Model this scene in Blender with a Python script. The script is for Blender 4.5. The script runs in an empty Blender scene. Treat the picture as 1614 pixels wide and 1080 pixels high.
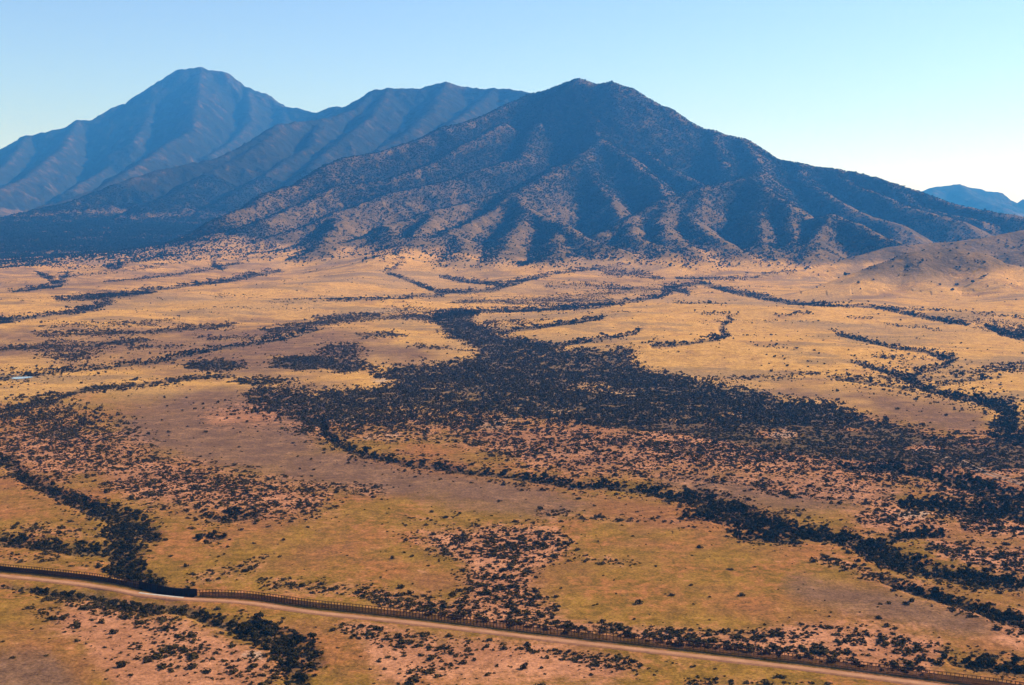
import bpy, math, random
import numpy as np
from mathutils import Vector

# ------------------------------------------------------------------ camera
F = 1948.0                      # focal length in photo pixels (1614 wide)
PITCH = math.atan(210.0 / F)
CAM = np.array([0.0, 0.0, 200.0])
scene = bpy.context.scene
col = scene.collection
cd = bpy.data.cameras.new('camera')
cd.sensor_width = 36.0
cd.lens = F / 1614.0 * 36.0
cd.clip_start = 1.0
cd.clip_end = 60000.0
cam = bpy.data.objects.new('camera', cd)
cam.location = CAM
cam.rotation_euler = (math.pi / 2 - PITCH, 0, 0)
col.objects.link(cam)
scene.camera = cam

# ------------------------------------------------------------------ sky, sun, exposure
SUN_AZ, SUN_EL = math.radians(70.0), math.radians(35.0)     # azimuth measured from +Y towards +X
w = bpy.data.worlds.new('World')
scene.world = w
w.use_nodes = True
nt = w.node_tree
bg = nt.nodes['Background']
sky = nt.nodes.new('ShaderNodeTexSky')
sky.sky_type = 'NISHITA'
sky.sun_disc = False
sky.sun_elevation = SUN_EL
sky.sun_rotation = SUN_AZ
sky.altitude = 1400.0
sky.air_density = 1.0
sky.dust_density = 0.7
sky.ozone_density = 3.0
tint = nt.nodes.new('ShaderNodeMix')
tint.data_type = 'RGBA'
tint.blend_type = 'MULTIPLY'
tint.inputs[0].default_value = 1.0
tint.inputs[7].default_value = (0.96, 0.95, 1.06, 1.0)     # white balance of the clear air
nt.links.new(sky.outputs[0], tint.inputs[6])
nt.links.new(tint.outputs[2], bg.inputs['Color'])
bg.inputs['Strength'].default_value = 0.106
sd = bpy.data.lights.new('sun', 'SUN')
sd.energy = 5.0
sd.angle = math.radians(0.53)
sd.color = (1.0, 0.90, 0.76)
sun = bpy.data.objects.new('sun', sd)
sv = Vector((math.cos(SUN_EL) * math.sin(SUN_AZ), math.cos(SUN_EL) * math.cos(SUN_AZ), math.sin(SUN_EL)))
sun.rotation_euler = sv.to_track_quat('Z', 'Y').to_euler()
sun.location = (0, 0, 900)
col.objects.link(sun)
vs = scene.view_settings
vs.view_transform = 'Standard'
vs.look = 'None'
vs.exposure = 0.8
vs.gamma = 1.0
vs.use_curve_mapping = False
scene.cycles.max_bounces = 5
scene.cycles.diffuse_bounces = 2
scene.cycles.volume_bounces = 0
HAZE_DENSITY = 6.6e-5
HAZE_COLOR = (0.06, 0.35, 1.0)

# ------------------------------------------------------------------ helpers
CT, ST = math.cos(PITCH), math.sin(PITCH)


def ray(px, py):
    u = (px - 807.0) / F
    v = (540.0 - py) / F
    return u, CT + v * ST, -ST + v * CT        # x, y, z per unit of optical depth


def at_depth(px, py, Y):
    dx, dy, dz = ray(px, py)
    k = Y / dy
    return dx * k, Y, CAM[2] + dz * k


def on_plane(px, py, z=0.0):
    dx, dy, dz = ray(px, py)
    k = (z - CAM[2]) / dz
    return dx * k, dy * k


def proj(x, y, z):
    zz = z - CAM[2]
    dep = np.maximum(y * CT - zz * ST, 1.0)
    v = (y * ST + zz * CT) / dep
    return 807.0 + F * x / dep, 540.0 - F * v, dep


def lattice(ix, iy, seed):
    h = (ix.astype(np.int64) * 374761393 + iy.astype(np.int64) * 668265263 + seed * 982451653) & 0xFFFFFFFF
    h = ((h ^ (h >> 13)) * 1274126177) & 0xFFFFFFFF
    h = h ^ (h >> 16)
    return h / 4294967296.0


def vnoise(x, y, seed=0):
    """gradient noise, about -1..1"""
    xf, yf = np.floor(x), np.floor(y)
    ix, iy = xf.astype(np.int64), yf.astype(np.int64)
    fx, fy = x - xf, y - yf
    ux = fx * fx * fx * (fx * (fx * 6 - 15) + 10)
    uy = fy * fy * fy * (fy * (fy * 6 - 15) + 10)

    def g(dx, dy):
        a = lattice(ix + dx, iy + dy, seed) * 2 * np.pi
        return np.cos(a) * (fx - dx) + np.sin(a) * (fy - dy)
    a = g(0, 0) * (1 - ux) + g(1, 0) * ux
    b = g(0, 1) * (1 - ux) + g(1, 1) * ux
    return (a * (1 - uy) + b * uy) * 1.5


def fbm(x, y, octaves=4, seed=0):
    s, amp, tot = 0.0, 1.0, 0.0
    for o in range(octaves):
        s = s + amp * vnoise(x * 2 ** o + 17.3 * o, y * 2 ** o - 9.1 * o, seed + o)
        tot += amp
        amp *= 0.5
    return s / tot


def ridged(x, y, octaves=3, seed=0):
    s, amp, tot = 0.0, 1.0, 0.0
    for o in range(octaves):
        s = s + amp * (1 - np.abs(vnoise(x * 2 ** o + 5.3 * o, y * 2 ** o + 3.7 * o, seed + o)))
        tot += amp
        amp *= 0.5
    return s / tot


def sstep(a, b, x):
    t = np.clip((x - a) / (b - a), 0, 1)
    return t * t * (3 - 2 * t)


def splus(f, k):
    return k * np.logaddexp(0, f / k)


# ------------------------------------------------------------------ where things grow: read off the photo, in photo pixels
RW, RH = 807, 540
GX, GY = np.meshgrid(np.arange(RW) * 2.0 + 1, np.arange(RH) * 2.0 + 1)


def blank():
    return np.zeros((RH, RW))


def blur(a, r):
    if r < 1:
        return a
    for ax in (0, 1):
        for _ in range(2):
            p = np.pad(a, [(r + 1, r) if i == ax else (0, 0) for i in (0, 1)], mode='edge')
            c = np.cumsum(p, axis=ax)
            n = a.shape[ax]
            a = (np.take(c, np.arange(2 * r + 1, 2 * r + 1 + n), axis=ax) - np.take(c, np.arange(0, n), axis=ax)) / (2 * r + 1)
    return a


def stroke(a, pts, val, aspect=1.0):
    """a line of varying half-width; aspect > 1 flattens it as ground seen from afar is"""
    for (x0, y0, w0), (x1, y1, w1) in zip(pts[:-1], pts[1:]):
        kf = 0.72 if 0.5 * (y0 + y1) < 625 else 1.0
        w0, w1 = w0 * kf, w1 * kf
        m = max(w0, w1) * 2.2 + 4
        i0, i1 = int(max(0, (min(x0, x1) - m * aspect) // 2)), int(min(RW, (max(x0, x1) + m * aspect) // 2 + 2))
        j0, j1 = int(max(0, (min(y0, y1) - m) // 2)), int(min(RH, (max(y0, y1) + m) // 2 + 2))
        if i1 <= i0 or j1 <= j0:
            continue
        X, Y = GX[j0:j1, i0:i1], GY[j0:j1, i0:i1]
        dx, dy = (x1 - x0) / aspect, y1 - y0
        t = np.clip(((X - x0) / aspect * dx + (Y - y0) * dy) / (dx * dx + dy * dy + 1e-6), 0, 1)
        d = np.hypot((X - x0) / aspect - t * dx, Y - y0 - t * dy)
        hw = w0 + (w1 - w0) * t
        a[j0:j1, i0:i1] = np.maximum(a[j0:j1, i0:i1], val * (1 - sstep(hw * 0.35, hw * 1.45 + 0.6, d)))


def poly(a, pts, val, soft=4):
    inside = np.zeros((RH, RW), bool)
    n = len(pts)
    for i in range(n):
        x0, y0 = pts[i]
        x1, y1 = pts[(i + 1) % n]
        c = (GY < y0) != (GY < y1)
        if y1 != y0:
            inside ^= c & (GX < (x1 - x0) * (GY - y0) / (y1 - y0) + x0)
    m = blur(inside.astype(float), soft)
    np.maximum(a, m * val, out=a)


def ell(a, cx, cy, rx, ry, val):
    d = np.hypot((GX - cx) / rx, (GY - cy) / ry)
    np.maximum(a, val * (1 - sstep(0.6, 1.25, d)), out=a)


def hole(a, cx, cy, rx, ry, k=1.0):
    d = np.hypot((GX - cx) / rx, (GY - cy) / ry)
    a *= 1 - k * (1 - sstep(0.6, 1.3, d))


TREES, SCRUB = blank(), blank()
# dark tree-lined washes
for pts in [
    [(-20, 718, 8), (10, 728, 8), (40, 755, 8), (70, 770, 8), (105, 785, 9), (140, 800, 11), (180, 815, 14), (212, 832, 17), (238, 843, 12)],
    [(200, 838, 18), (190, 858, 22), (190, 880, 20), (200, 900, 18), (228, 915, 14), (255, 930, 8), (300, 938, 5)],
    [(-20, 853, 7), (40, 855, 8), (80, 860, 9), (120, 866, 10), (170, 866, 11)],
    [(-20, 922, 3), (40, 926, 4), (75, 934, 8), (110, 936, 8), (150, 938, 8), (190, 952, 11), (230, 957, 12), (268, 956, 9), (300, 964, 8), (330, 980, 7), (365, 985, 11), (400, 1000, 14), (440, 1012, 16), (480, 1022, 14), (500, 1045, 10)],
    [(400, 985, 8), (440, 1000, 8)], [(440, 1020, 12), (462, 1048, 14), (468, 1085, 14)],
    [(330, 818, 4), (365, 813, 8), (400, 812, 5)], [(325, 850, 5), (350, 845, 4)],
    # wash through the middle, running to the right edge
    [(508, 660, 3), (512, 682, 5), (535, 700, 5), (560, 712, 5), (590, 720, 4), (637, 731, 4), (678, 735, 4), (738, 744, 4), (790, 748, 4), (834, 755, 5), (872, 759, 6), (909, 765, 6), (965, 767, 5), (1020, 774, 5), (1057, 782, 6), (1107, 788, 11), (1141, 803, 16), (1191, 823, 15), (1241, 837, 12), (1291, 843, 10), (1341, 853, 10), (1375, 870, 13), (1408, 884, 15), (1459, 897, 14), (1509, 908, 12), (1559, 917, 11), (1640, 925, 10)],
    [(1084, 817, 3), (1120, 815, 6), (1160, 822, 9)], [(1165, 845, 5), (1200, 845, 8), (1250, 850, 8)],
    [(1392, 917, 2), (1450, 935, 5), (1500, 948, 6), (1540, 958, 7), (1575, 972, 8), (1640, 988, 10)],
    [(1335, 738, 5), (1399, 738, 6), (1456, 745, 8), (1494, 757, 9), (1532, 766, 11), (1570, 778, 13), (1640, 790, 14)],
    [(1430, 798, 7), (1475, 795, 11), (1530, 808, 9), (1580, 805, 13), (1640, 815, 12)],
    [(1365, 855, 5), (1400, 850, 6), (1437, 844, 5), (1483, 843, 4)],
    [(1500, 1043, 4), (1540, 1050, 8), (1580, 1056, 9), (1640, 1062, 9)],
    # far washes
    [(1030, 546, 4), (1074, 543, 3), (1124, 536, 3), (1144, 528, 5), (1136, 518, 4), (1151, 501, 2.5)],
    [(1320, 527, 3), (1358, 536, 3), (1408, 548, 2.5), (1459, 554, 3.5), (1485, 562, 6), (1502, 563, 5), (1489, 576, 4), (1462, 584, 3), (1430, 592, 6)],
    [(1350, 572, 3), (1399, 586, 5), (1430, 595, 7), (1456, 611, 6), (1494, 622, 4), (1551, 633, 6), (1589, 643, 9), (1590, 662, 12), (1580, 684, 12), (1640, 700, 12)],
    [(1320, 597, 3), (1380, 605, 2.5), (1440, 614, 3)], [(1465, 610, 2), (1520, 601, 1.8), (1580, 594, 1.6)],
    [(687, 504, 8), (715, 496, 7), (760, 491, 4), (801, 490, 4), (868, 487, 3.5), (935, 485, 3), (985, 477, 2.5), (1040, 468, 3), (1062, 456, 4), (1085, 462, 4)],
    [(1050, 453, 3), (1107, 447, 4), (1141, 457, 4), (1191, 467, 6), (1241, 477, 4), (1288, 481, 2.5), (1358, 484, 2.5), (1402, 489, 2.5), (1442, 497, 3.5), (1492, 507, 4), (1526, 511, 3)],
    [(1560, 515, 3), (1580, 525, 6), (1620, 533, 8)],
    [(747, 517, 3), (794, 524, 4), (868, 514, 2.5), (918, 507, 2.5), (950, 501, 4)],
    [(815, 535, 4), (860, 545, 5), (888, 544, 3), (935, 537, 2.5), (995, 527, 2.5), (1015, 518, 2)],
    [(0, 597, 4), (84, 587, 3), (167, 579, 2.5), (234, 572, 2.5), (284, 562, 4), (334, 551, 4), (401, 542, 2.5), (452, 534, 2.5), (500, 520, 2)],
    [(-10, 507, 7), (33, 503, 4), (84, 495, 3), (144, 487, 6), (175, 474, 6)], [(90, 473, 3), (134, 472, 5), (200, 466, 4), (240, 462, 2)],
    [(224, 458, 3), (260, 456, 2.5), (301, 450, 2.5), (351, 444, 4), (400, 434, 4), (440, 428, 3)],
    [(60, 430, 2), (80, 440, 4), (92, 450, 5), (102, 437, 4), (108, 428, 2)], [(20, 460, 1.5), (92, 451, 3)],
    [(340, 405, 4), (336, 416, 4), (350, 424, 4)], [(170, 421, 4), (185, 422, 5), (195, 415, 3)],
    [(627, 398, 4), (634, 413, 3), (610, 430, 2), (647, 443, 2.5), (687, 460, 2.5), (734, 462, 4), (774, 458, 5), (811, 446, 5), (835, 440, 3)],
    [(697, 437, 3), (730, 443, 4), (767, 446, 4), (800, 450, 4)], [(517, 475, 1.5), (617, 471, 1.5), (700, 467, 2.5)],
    [(835, 440, 3), (870, 432, 2), (930, 425, 2), (985, 418, 3)],
]:
    stroke(TREES, pts, 1.0, 1.4)

# lines of single trees on the far grassland
for pts in [[(100, 421, 1), (180, 416, 1), (260, 410, 1), (330, 400, 2)], [(110, 437, 1), (190, 430, 1), (250, 420, 2), (310, 408, 2), (350, 400, 3)],
            [(170, 446, 1), (240, 438, 1.5), (285, 432, 2), (330, 425, 1), (380, 415, 2)], [(0, 422, 2), (60, 416, 2), (150, 410, 2), (290, 396, 3)],
            [(1060, 478, 1), (1140, 480, 1)], [(1100, 495, 1.5), (1160, 497, 1)], [(1230, 500, 2), (1280, 494, 1.5)], [(1190, 545, 2), (1260, 551, 2)],
            [(1214, 563, 2), (1240, 565, 2.5)], [(1280, 573, 2), (1320, 571, 2)], [(1390, 512, 1.2), (1480, 521, 1.5)], [(1340, 503, 1), (1380, 504, 1)],
            [(1070, 440, 3), (1160, 440, 3), (1250, 430, 3)], [(1370, 484, 1.5), (1480, 490, 1.2), (1614, 502, 1)],
            [(960, 430, 8), (1010, 432, 8), (1040, 440, 5)], [(860, 452, 4), (930, 450, 6), (990, 455, 5)]]:
    stroke(TREES, pts, 0.45, 1.5)

# the big scrub forest of the valley floor
poly(SCRUB, [(690, 497), (735, 488), (748, 496), (742, 512), (757, 519), (790, 531), (830, 541), (870, 552), (905, 558), (950, 557), (990, 550),
             (1010, 552), (985, 566), (1000, 577), (1030, 590), (1065, 597), (1120, 608), (1180, 618), (1215, 628), (1235, 637), (1300, 637),
             (1340, 648), (1360, 662), (1420, 673), (1480, 690), (1560, 690), (1640, 700), (1640, 745), (1500, 740), (1400, 733), (1300, 726), (1200, 712),
             (1140, 700), (1090, 690), (1040, 684), (985, 680), (930, 672), (860, 660), (780, 652), (700, 648), (620, 645), (540, 650), (490, 645),
             (475, 633), (520, 620), (575, 618), (610, 612), (640, 606), (620, 595), (600, 583), (640, 578), (700, 580), (735, 572), (765, 557), (745, 545), (712, 530), (690, 512)], 0.95, 3)
for e in [(985, 622, 28, 6), (700, 612, 26, 4), (810, 645, 15, 3), (892, 650, 24, 7), (1165, 656, 32, 5), (1225, 685, 40, 8), (930, 612, 45, 10), (1068, 663, 14, 3), (850, 562, 40, 2.5), (600, 602, 18, 8), (1370, 700, 30, 3), (1460, 708, 35, 4), (1340, 677, 20, 3), (1540, 702, 30, 3)]:
    hole(SCRUB, *e, 0.65)
for e in [(340, 577, 45, 9), (480, 573, 62, 11), (418, 603, 38, 4), (545, 580, 30, 9)]:
    ell(SCRUB, *e, 0.85)
poly(SCRUB, [(480, 640), (700, 645), (860, 662), (985, 690), (1100, 705), (1250, 728), (1430, 745), (1400, 775), (1300, 760), (1150, 745), (1040, 745), (950, 750), (860, 745), (800, 720), (700, 690), (600, 690), (540, 690), (510, 675)], 0.58, 6)
poly(SCRUB, [(960, 680), (1100, 692), (1250, 712), (1430, 735), (1614, 745), (1614, 765), (1400, 752), (1250, 742), (1100, 728), (980, 708)], 0.78, 6)
poly(SCRUB, [(400, 612), (480, 620), (560, 640), (540, 680), (500, 690), (450, 668), (400, 640)], 0.65, 6)
poly(SCRUB, [(150, 730), (250, 722), (330, 742), (420, 758), (500, 772), (540, 795), (470, 818), (400, 810), (330, 800), (240, 800), (180, 775)], 0.6, 6)
poly(SCRUB, [(0, 660), (60, 640), (150, 660), (230, 690), (260, 725), (200, 740), (90, 760), (40, 740), (0, 730)], 0.5, 8)
ell(SCRUB, 100, 685, 40, 14, 0.75)
ell(SCRUB, 110, 555, 50, 18, 0.4)
ell(SCRUB, 545, 555, 40, 14, 0.4)
for pts, v in [
    ([(0, 651, 5), (84, 634, 7), (134, 614, 6), (184, 611, 5), (251, 604, 4), (311, 597, 4), (360, 594, 3)], 0.7),
    ([(67, 531, 3), (134, 527, 4), (250, 524, 4), (370, 514, 3)], 0.75), ([(145, 544, 4), (190, 540, 6), (235, 537, 4)], 0.75),
    ([(-10, 553, 4), (60, 551, 3)], 0.7), ([(200, 549, 2), (280, 546, 2)], 0.6), ([(420, 522, 5), (480, 515, 7), (540, 505, 7), (600, 500, 6), (690, 502, 8)], 0.6),
    ([(565, 531, 3), (630, 528, 4)], 0.7), ([(330, 535, 4), (420, 530, 5), (470, 522, 4)], 0.4), ([(650, 545, 2), (720, 552, 2)], 0.5), ([(440, 480, 2), (520, 470, 2)], 0.35),
    ([(530, 552, 8), (570, 572, 8), (600, 592, 8), (650, 610, 8)], 0.45), ([(70, 518, 3), (130, 514, 4), (200, 513, 2), (290, 505, 2)], 0.5),
    ([(120, 470, 4), (200, 464, 6), (240, 460, 4)], 0.5), ([(340, 470, 2), (400, 466, 3)], 0.4),
    ([(720, 478, 5), (800, 474, 5), (900, 470, 6), (980, 462, 6), (1060, 456, 5)], 0.5), ([(800, 480, 3), (960, 475, 5)], 0.6), ([(600, 490, 3), (680, 486, 4)], 0.3),
    ([(780, 512, 6), (860, 504, 5)], 0.35), ([(1510, 590, 8), (1614, 580, 10)], 0.35), ([(1400, 565, 6), (1430, 570, 6)], 0.35), ([(1120, 600, 5), (1300, 592, 5), (1400, 600, 4)], 0.28),
    ([(1540, 515, 5), (1640, 525, 8)], 0.4), ([(1480, 500, 3), (1614, 512, 4)], 0.3),
]:
    stroke(SCRUB, pts, v, 1.6)
# nearer scrub on bare soil
poly(SCRUB, [(620, 850), (700, 838), (770, 828), (880, 832), (905, 868), (860, 888), (830, 925), (880, 950), (850, 985), (760, 980), (700, 965), (740, 930), (735, 890), (680, 865)], 0.6, 5)
ell(SCRUB, 790, 865, 60, 22, 0.75)
for pts, v in [
    ([(430, 925, 10), (560, 928, 10), (640, 945, 10), (760, 965, 12), (880, 965, 12)], 0.45), ([(310, 915, 10), (400, 895, 12), (430, 880, 5)], 0.4),
    ([(600, 950, 6), (800, 980, 8), (1000, 1000, 9), (1150, 1020, 10), (1300, 1035, 12), (1450, 1055, 12)], 0.75),
    ([(1000, 995, 6), (1150, 1005, 8), (1280, 998, 14), (1400, 1010, 18), (1460, 1035, 10)], 0.62),
    ([(850, 806, 4), (900, 812, 3), (960, 820, 3), (1060, 823, 3), (1100, 818, 3)], 0.55), ([(640, 820, 5), (720, 812, 4)], 0.3), ([(500, 768, 6), (600, 775, 8)], 0.4),
    ([(900, 880, 6), (1000, 890, 6)], 0.28), ([(40, 835, 8), (110, 838, 8), (160, 845, 6)], 0.4), ([(0, 880, 6), (100, 882, 6)], 0.25),
    ([(100, 948, 8), (180, 965, 12), (260, 985, 16), (300, 1010, 16)], 0.55), ([(220, 1030, 20), (320, 1040, 24), (420, 1060, 24)], 0.5), ([(60, 960, 6), (120, 985, 10)], 0.35),
    ([(540, 985, 10), (640, 1010, 22), (720, 1030, 24), (650, 1060, 18)], 0.58), ([(760, 1010, 10), (900, 1030, 16), (1000, 1050, 16)], 0.5), ([(1010, 1035, 4), (1100, 1050, 6)], 0.35), ([(1090, 1075, 4), (1300, 1085, 6)], 0.4),
    ([(1180, 765, 8), (1280, 775, 14), (1380, 785, 14), (1420, 800, 10)], 0.5), ([(1240, 812, 4), (1280, 812, 4)], 0.45), ([(1370, 820, 10), (1440, 820, 16), (1480, 830, 14)], 0.5),
    ([(1000, 745, 8), (1150, 758, 10), (1260, 765, 8)], 0.4), ([(1290, 880, 5), (1370, 905, 8), (1450, 930, 8), (1540, 965, 8), (1614, 985, 10)], 0.6), ([(1440, 1015, 6), (1540, 1035, 8), (1614, 1045, 8)], 0.4),
    ([(1560, 975, 8), (1620, 1010, 10)], 0.3), ([(1480, 860, 16), (1560, 880, 22), (1640, 890, 26)], 0.62), ([(1520, 820, 14), (1640, 840, 16)], 0.6), ([(1340, 760, 5), (1440, 765, 6), (1520, 775, 8)], 0.4),
    ([(1480, 775, 12), (1560, 790, 12), (1640, 800, 12)], 0.5),
]:
    stroke(SCRUB, pts, v, 1.3)

GOLD, MAUVE, SOIL, PALE = blank(), blank(), blank(), blank()
GOLD[:] = 1 - sstep(585, 700, GY + 12 * np.sin(GX / 160.0) - 20 * (GX > 1000))
for p in [
    [(150, 660), (250, 632), (330, 608), (430, 612), (500, 620), (560, 640), (480, 690), (540, 705), (640, 738), (800, 755), (900, 775), (1000, 788), (820, 800), (640, 785), (520, 768), (420, 752), (330, 738), (240, 715)],
    [(1100, 600), (1250, 600), (1400, 612), (1500, 628), (1570, 650), (1550, 685), (1440, 672), (1350, 645), (1300, 632), (1230, 632), (1190, 616)],
    [(980, 735), (1150, 742), (1300, 750), (1450, 770), (1420, 800), (1250, 815), (1120, 790), (1040, 765)],
    [(560, 548), (640, 543), (720, 550), (735, 570), (640, 580), (590, 575)],
    [(1240, 905), (1400, 925), (1500, 955), (1614, 985), (1640, 1010), (1500, 1000), (1380, 975), (1280, 960), (1220, 930)],
    [(380, 600), (470, 590), (600, 605), (560, 625), (450, 620)], [(700, 770), (900, 785), (1000, 800), (860, 820), (700, 800), (620, 790)],
    [(150, 560), (300, 550), (400, 548), (300, 575), (160, 582)], [(800, 590), (960, 600), (940, 620), (860, 620)], [(0, 1020), (80, 1020), (140, 1080), (0, 1090)],
]:
    poly(MAUVE, p, 0.9, 8)
for p in [[(0, 412), (450, 398), (640, 405), (600, 430), (480, 440), (420, 462), (250, 474), (0, 482)], [(640, 400), (1000, 400), (1300, 400), (1250, 440), (1000, 440), (700, 440)], [(840, 440), (1000, 415), (1250, 425), (1260, 465), (1050, 470), (860, 480), (720, 485)], [(1250, 470), (1450, 400), (1560, 400), (1614, 430), (1614, 470), (1400, 482)]]:
    poly(MAUVE, p, 0.56, 10)
poly(MAUVE, [(0, 515), (380, 500), (560, 505), (640, 530), (560, 600), (300, 602), (0, 575)], 0.74, 10)
SOIL[:] = np.clip(blur(SCRUB, 4) * 1.5, 0, 1) * (1 - 0.8 * sstep(0.6, 0.85, blur(SCRUB, 2)) * (GY < 760)) * sstep(600, 720, GY)
for p in [[(1200, 985), (1400, 985), (1500, 1010), (1480, 1060), (1300, 1050), (1180, 1020)], [(1350, 800), (1450, 800), (1480, 830), (1400, 845), (1340, 825)],
          [(120, 950), (330, 990), (430, 1040), (420, 1085), (180, 1085), (140, 1020), (60, 985)], [(640, 840), (880, 830), (900, 870), (700, 875)], [(560, 990), (800, 1010), (1000, 1040), (990, 1075), (600, 1075)],
          [(1560, 985), (1640, 990), (1640, 1030), (1560, 1010)], [(300, 655), (400, 640), (470, 655), (430, 668), (330, 668)]]:
    poly(SOIL, p, 1.0, 6)
for e in [(640, 585, 22, 3), (600, 600, 16, 9), (700, 613, 26, 4), (722, 617, 10, 3), (985, 622, 26, 6), (1002, 627, 18, 3), (892, 651, 22, 6), (810, 643, 14, 3), (1165, 656, 30, 5), (1068, 664, 14, 2.5), (1240, 686, 30, 7),
          (930, 551, 24, 3), (970, 500, 16, 3), (600, 490, 45, 4), (33, 596, 10, 2), (790, 515, 18, 4), (545, 660, 26, 10), (790, 665, 30, 5), (1440, 810, 30, 10), (1450, 712, 40, 5), (1520, 735, 40, 4), (600, 690, 40, 5), (400, 1035, 26, 8), (770, 675, 30, 5), (850, 562, 50, 1.5), (880, 640, 30, 5)]:
    ell(PALE, *e, 0.62)
TREES = np.clip(TREES, 0, 1)
BELT = SCRUB.copy()
# dense woodland on the fan below the distant range
WOOD = blank()
poly(WOOD, [(0, 340), (120, 335), (260, 345), (400, 345), (470, 375), (430, 392), (330, 392), (230, 398), (120, 406), (0, 415)], 1.0, 7)
for m in (GOLD, MAUVE, SOIL, PALE):
    m[:] = blur(m, 2)


def look(m, px, py):
    """value of a mask at photo pixels; beyond the frame the land goes on as its mirror image"""
    x = np.abs(px / 2.0)
    x = RW - 1 - np.abs(RW - 1 - (x % (2 * RW - 2)))
    y = np.abs(py / 2.0)
    y = RH - 1 - np.abs(RH - 1 - (y % (2 * RH - 2)))
    x = np.clip(x, 0, RW - 1.001)
    y = np.clip(y, 0, RH - 1.001)
    i, j = x.astype(int), y.astype(int)
    fx, fy = x - i, y - j
    return (m[j, i] * (1 - fx) + m[j, i + 1] * fx) * (1 - fy) + (m[j + 1, i] * (1 - fx) + m[j + 1, i + 1] * fx) * fy


# ------------------------------------------------------------------ mountain ridges: photo pixel + distance
MAIN = [
    [(838, 149, 6750), (870, 139, 6700), (893, 130, 6640), (910, 126, 6600), (922, 128, 6570), (932, 133, 6550), (948, 133, 6540), (967, 130, 6500), (987, 137, 6480), (1014, 154, 6450), (1047, 170, 6400), (1084, 194, 6350), (1121, 208, 6300), (1171, 220, 6250), (1195, 234, 6200), (1215, 249, 6150), (1268, 261, 6050), (1340, 271, 5950), (1375, 280, 5850), (1409, 290, 5750), (1442, 300, 5650), (1475, 312, 5500), (1526, 327, 5300), (1576, 337, 5150), (1650, 348, 5000)],
    [(838, 149, 6750), (768, 180, 6500), (701, 200, 6300), (651, 224, 6150), (601, 240, 6000), (544, 249, 5850), (510, 264, 5700), (467, 291, 5500), (420, 306, 5300), (400, 324, 5150), (350, 345, 4950)],
    [(790, 195, 6350), (701, 247, 5900), (614, 283, 5500), (535, 293, 5400), (467, 324, 5150), (400, 358, 4850), (350, 378, 4700)],
    [(850, 195, 6300), (818, 248, 5900), (720, 283, 5500), (614, 305, 5250), (534, 335, 5000), (443, 376, 4700)],
    [(880, 264, 5560), (800, 300, 5250), (740, 318, 5080), (684, 332, 4920), (607, 358, 4670), (550, 391, 4430), (470, 414, 4330)],
    [(914, 127, 6600), (934, 188, 6220), (944, 220, 5970), (920, 243, 5760), (900, 257, 5600), (880, 264, 5520), (833, 290, 5270), (805, 306, 5100), (833, 331, 4860), (884, 357, 4560), (944, 391, 4120), (985, 415, 3800)],
    [(805, 306, 5100), (770, 335, 4870), (720, 365, 4600), (670, 395, 4230), (640, 411, 3980), (600, 424, 3760)],
    [(833, 331, 4860), (805, 372, 4450), (792, 408, 3980), (776, 432, 3640)], [(884, 357, 4610), (874, 396, 4120), (852, 428, 3640)], [(720, 365, 4620), (728, 398, 4150), (712, 428, 3680)], [(607, 358, 4670), (625, 380, 4350), (628, 398, 4050)], [(534, 335, 5000), (520, 365, 4650), (505, 395, 4250), (500, 408, 4080)], [(684, 332, 4920), (668, 362, 4550), (655, 385, 4250)],
    [(944, 220, 5970), (987, 247, 5720), (1014, 274, 5500), (1034, 290, 5360), (1057, 310, 5200)],
    [(920, 243, 5760), (940, 285, 5420), (965, 318, 5170), (980, 344, 4980)],
    [(950, 160, 6350), (1000, 225, 6100), (1027, 250, 5900), (1067, 270, 5700), (1111, 294, 5500)],
    [(1171, 220, 6250), (1200, 262, 5750), (1185, 278, 5400), (1168, 284, 5200), (1111, 294, 5060), (1060, 312, 4900), (987, 347, 4620), (947, 368, 4470)],
    [(1168, 284, 5200), (1201, 297, 5000), (1234, 324, 4760), (1268, 349, 4550), (1290, 345, 4500), (1318, 340, 4450), (1350, 352, 4300), (1412, 388, 3950), (1450, 402, 3780)], [(987, 347, 4620), (1000, 372, 4350), (1030, 398, 4020), (1045, 414, 3820)],
    [(1111, 294, 5060), (1090, 340, 4720), (1112, 370, 4400), (1151, 397, 4060), (1170, 414, 3820)], [(1060, 312, 4900), (1040, 350, 4580), (1062, 385, 4200), (1087, 411, 3850), (1100, 424, 3680)],
    [(1201, 297, 5000), (1190, 340, 4670), (1202, 385, 4220), (1225, 415, 3800)], [(1318, 340, 4450), (1290, 380, 4100), (1275, 416, 3750)], [(1234, 324, 4760), (1250, 370, 4330), (1262, 406, 3920)],
    [(1255, 259, 6080), (1261, 283, 5720), (1308, 310, 5370), (1342, 331, 5120), (1410, 354, 4880)],
    [(1310, 268, 6000), (1335, 290, 5670), (1385, 307, 5420), (1429, 325, 5200), (1510, 350, 4950)],
    [(1121, 208, 6300), (1130, 240, 6000), (1150, 270, 5700)], [(1400, 290, 5750), (1450, 325, 5400), (1540, 350, 5100)],
]
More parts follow.
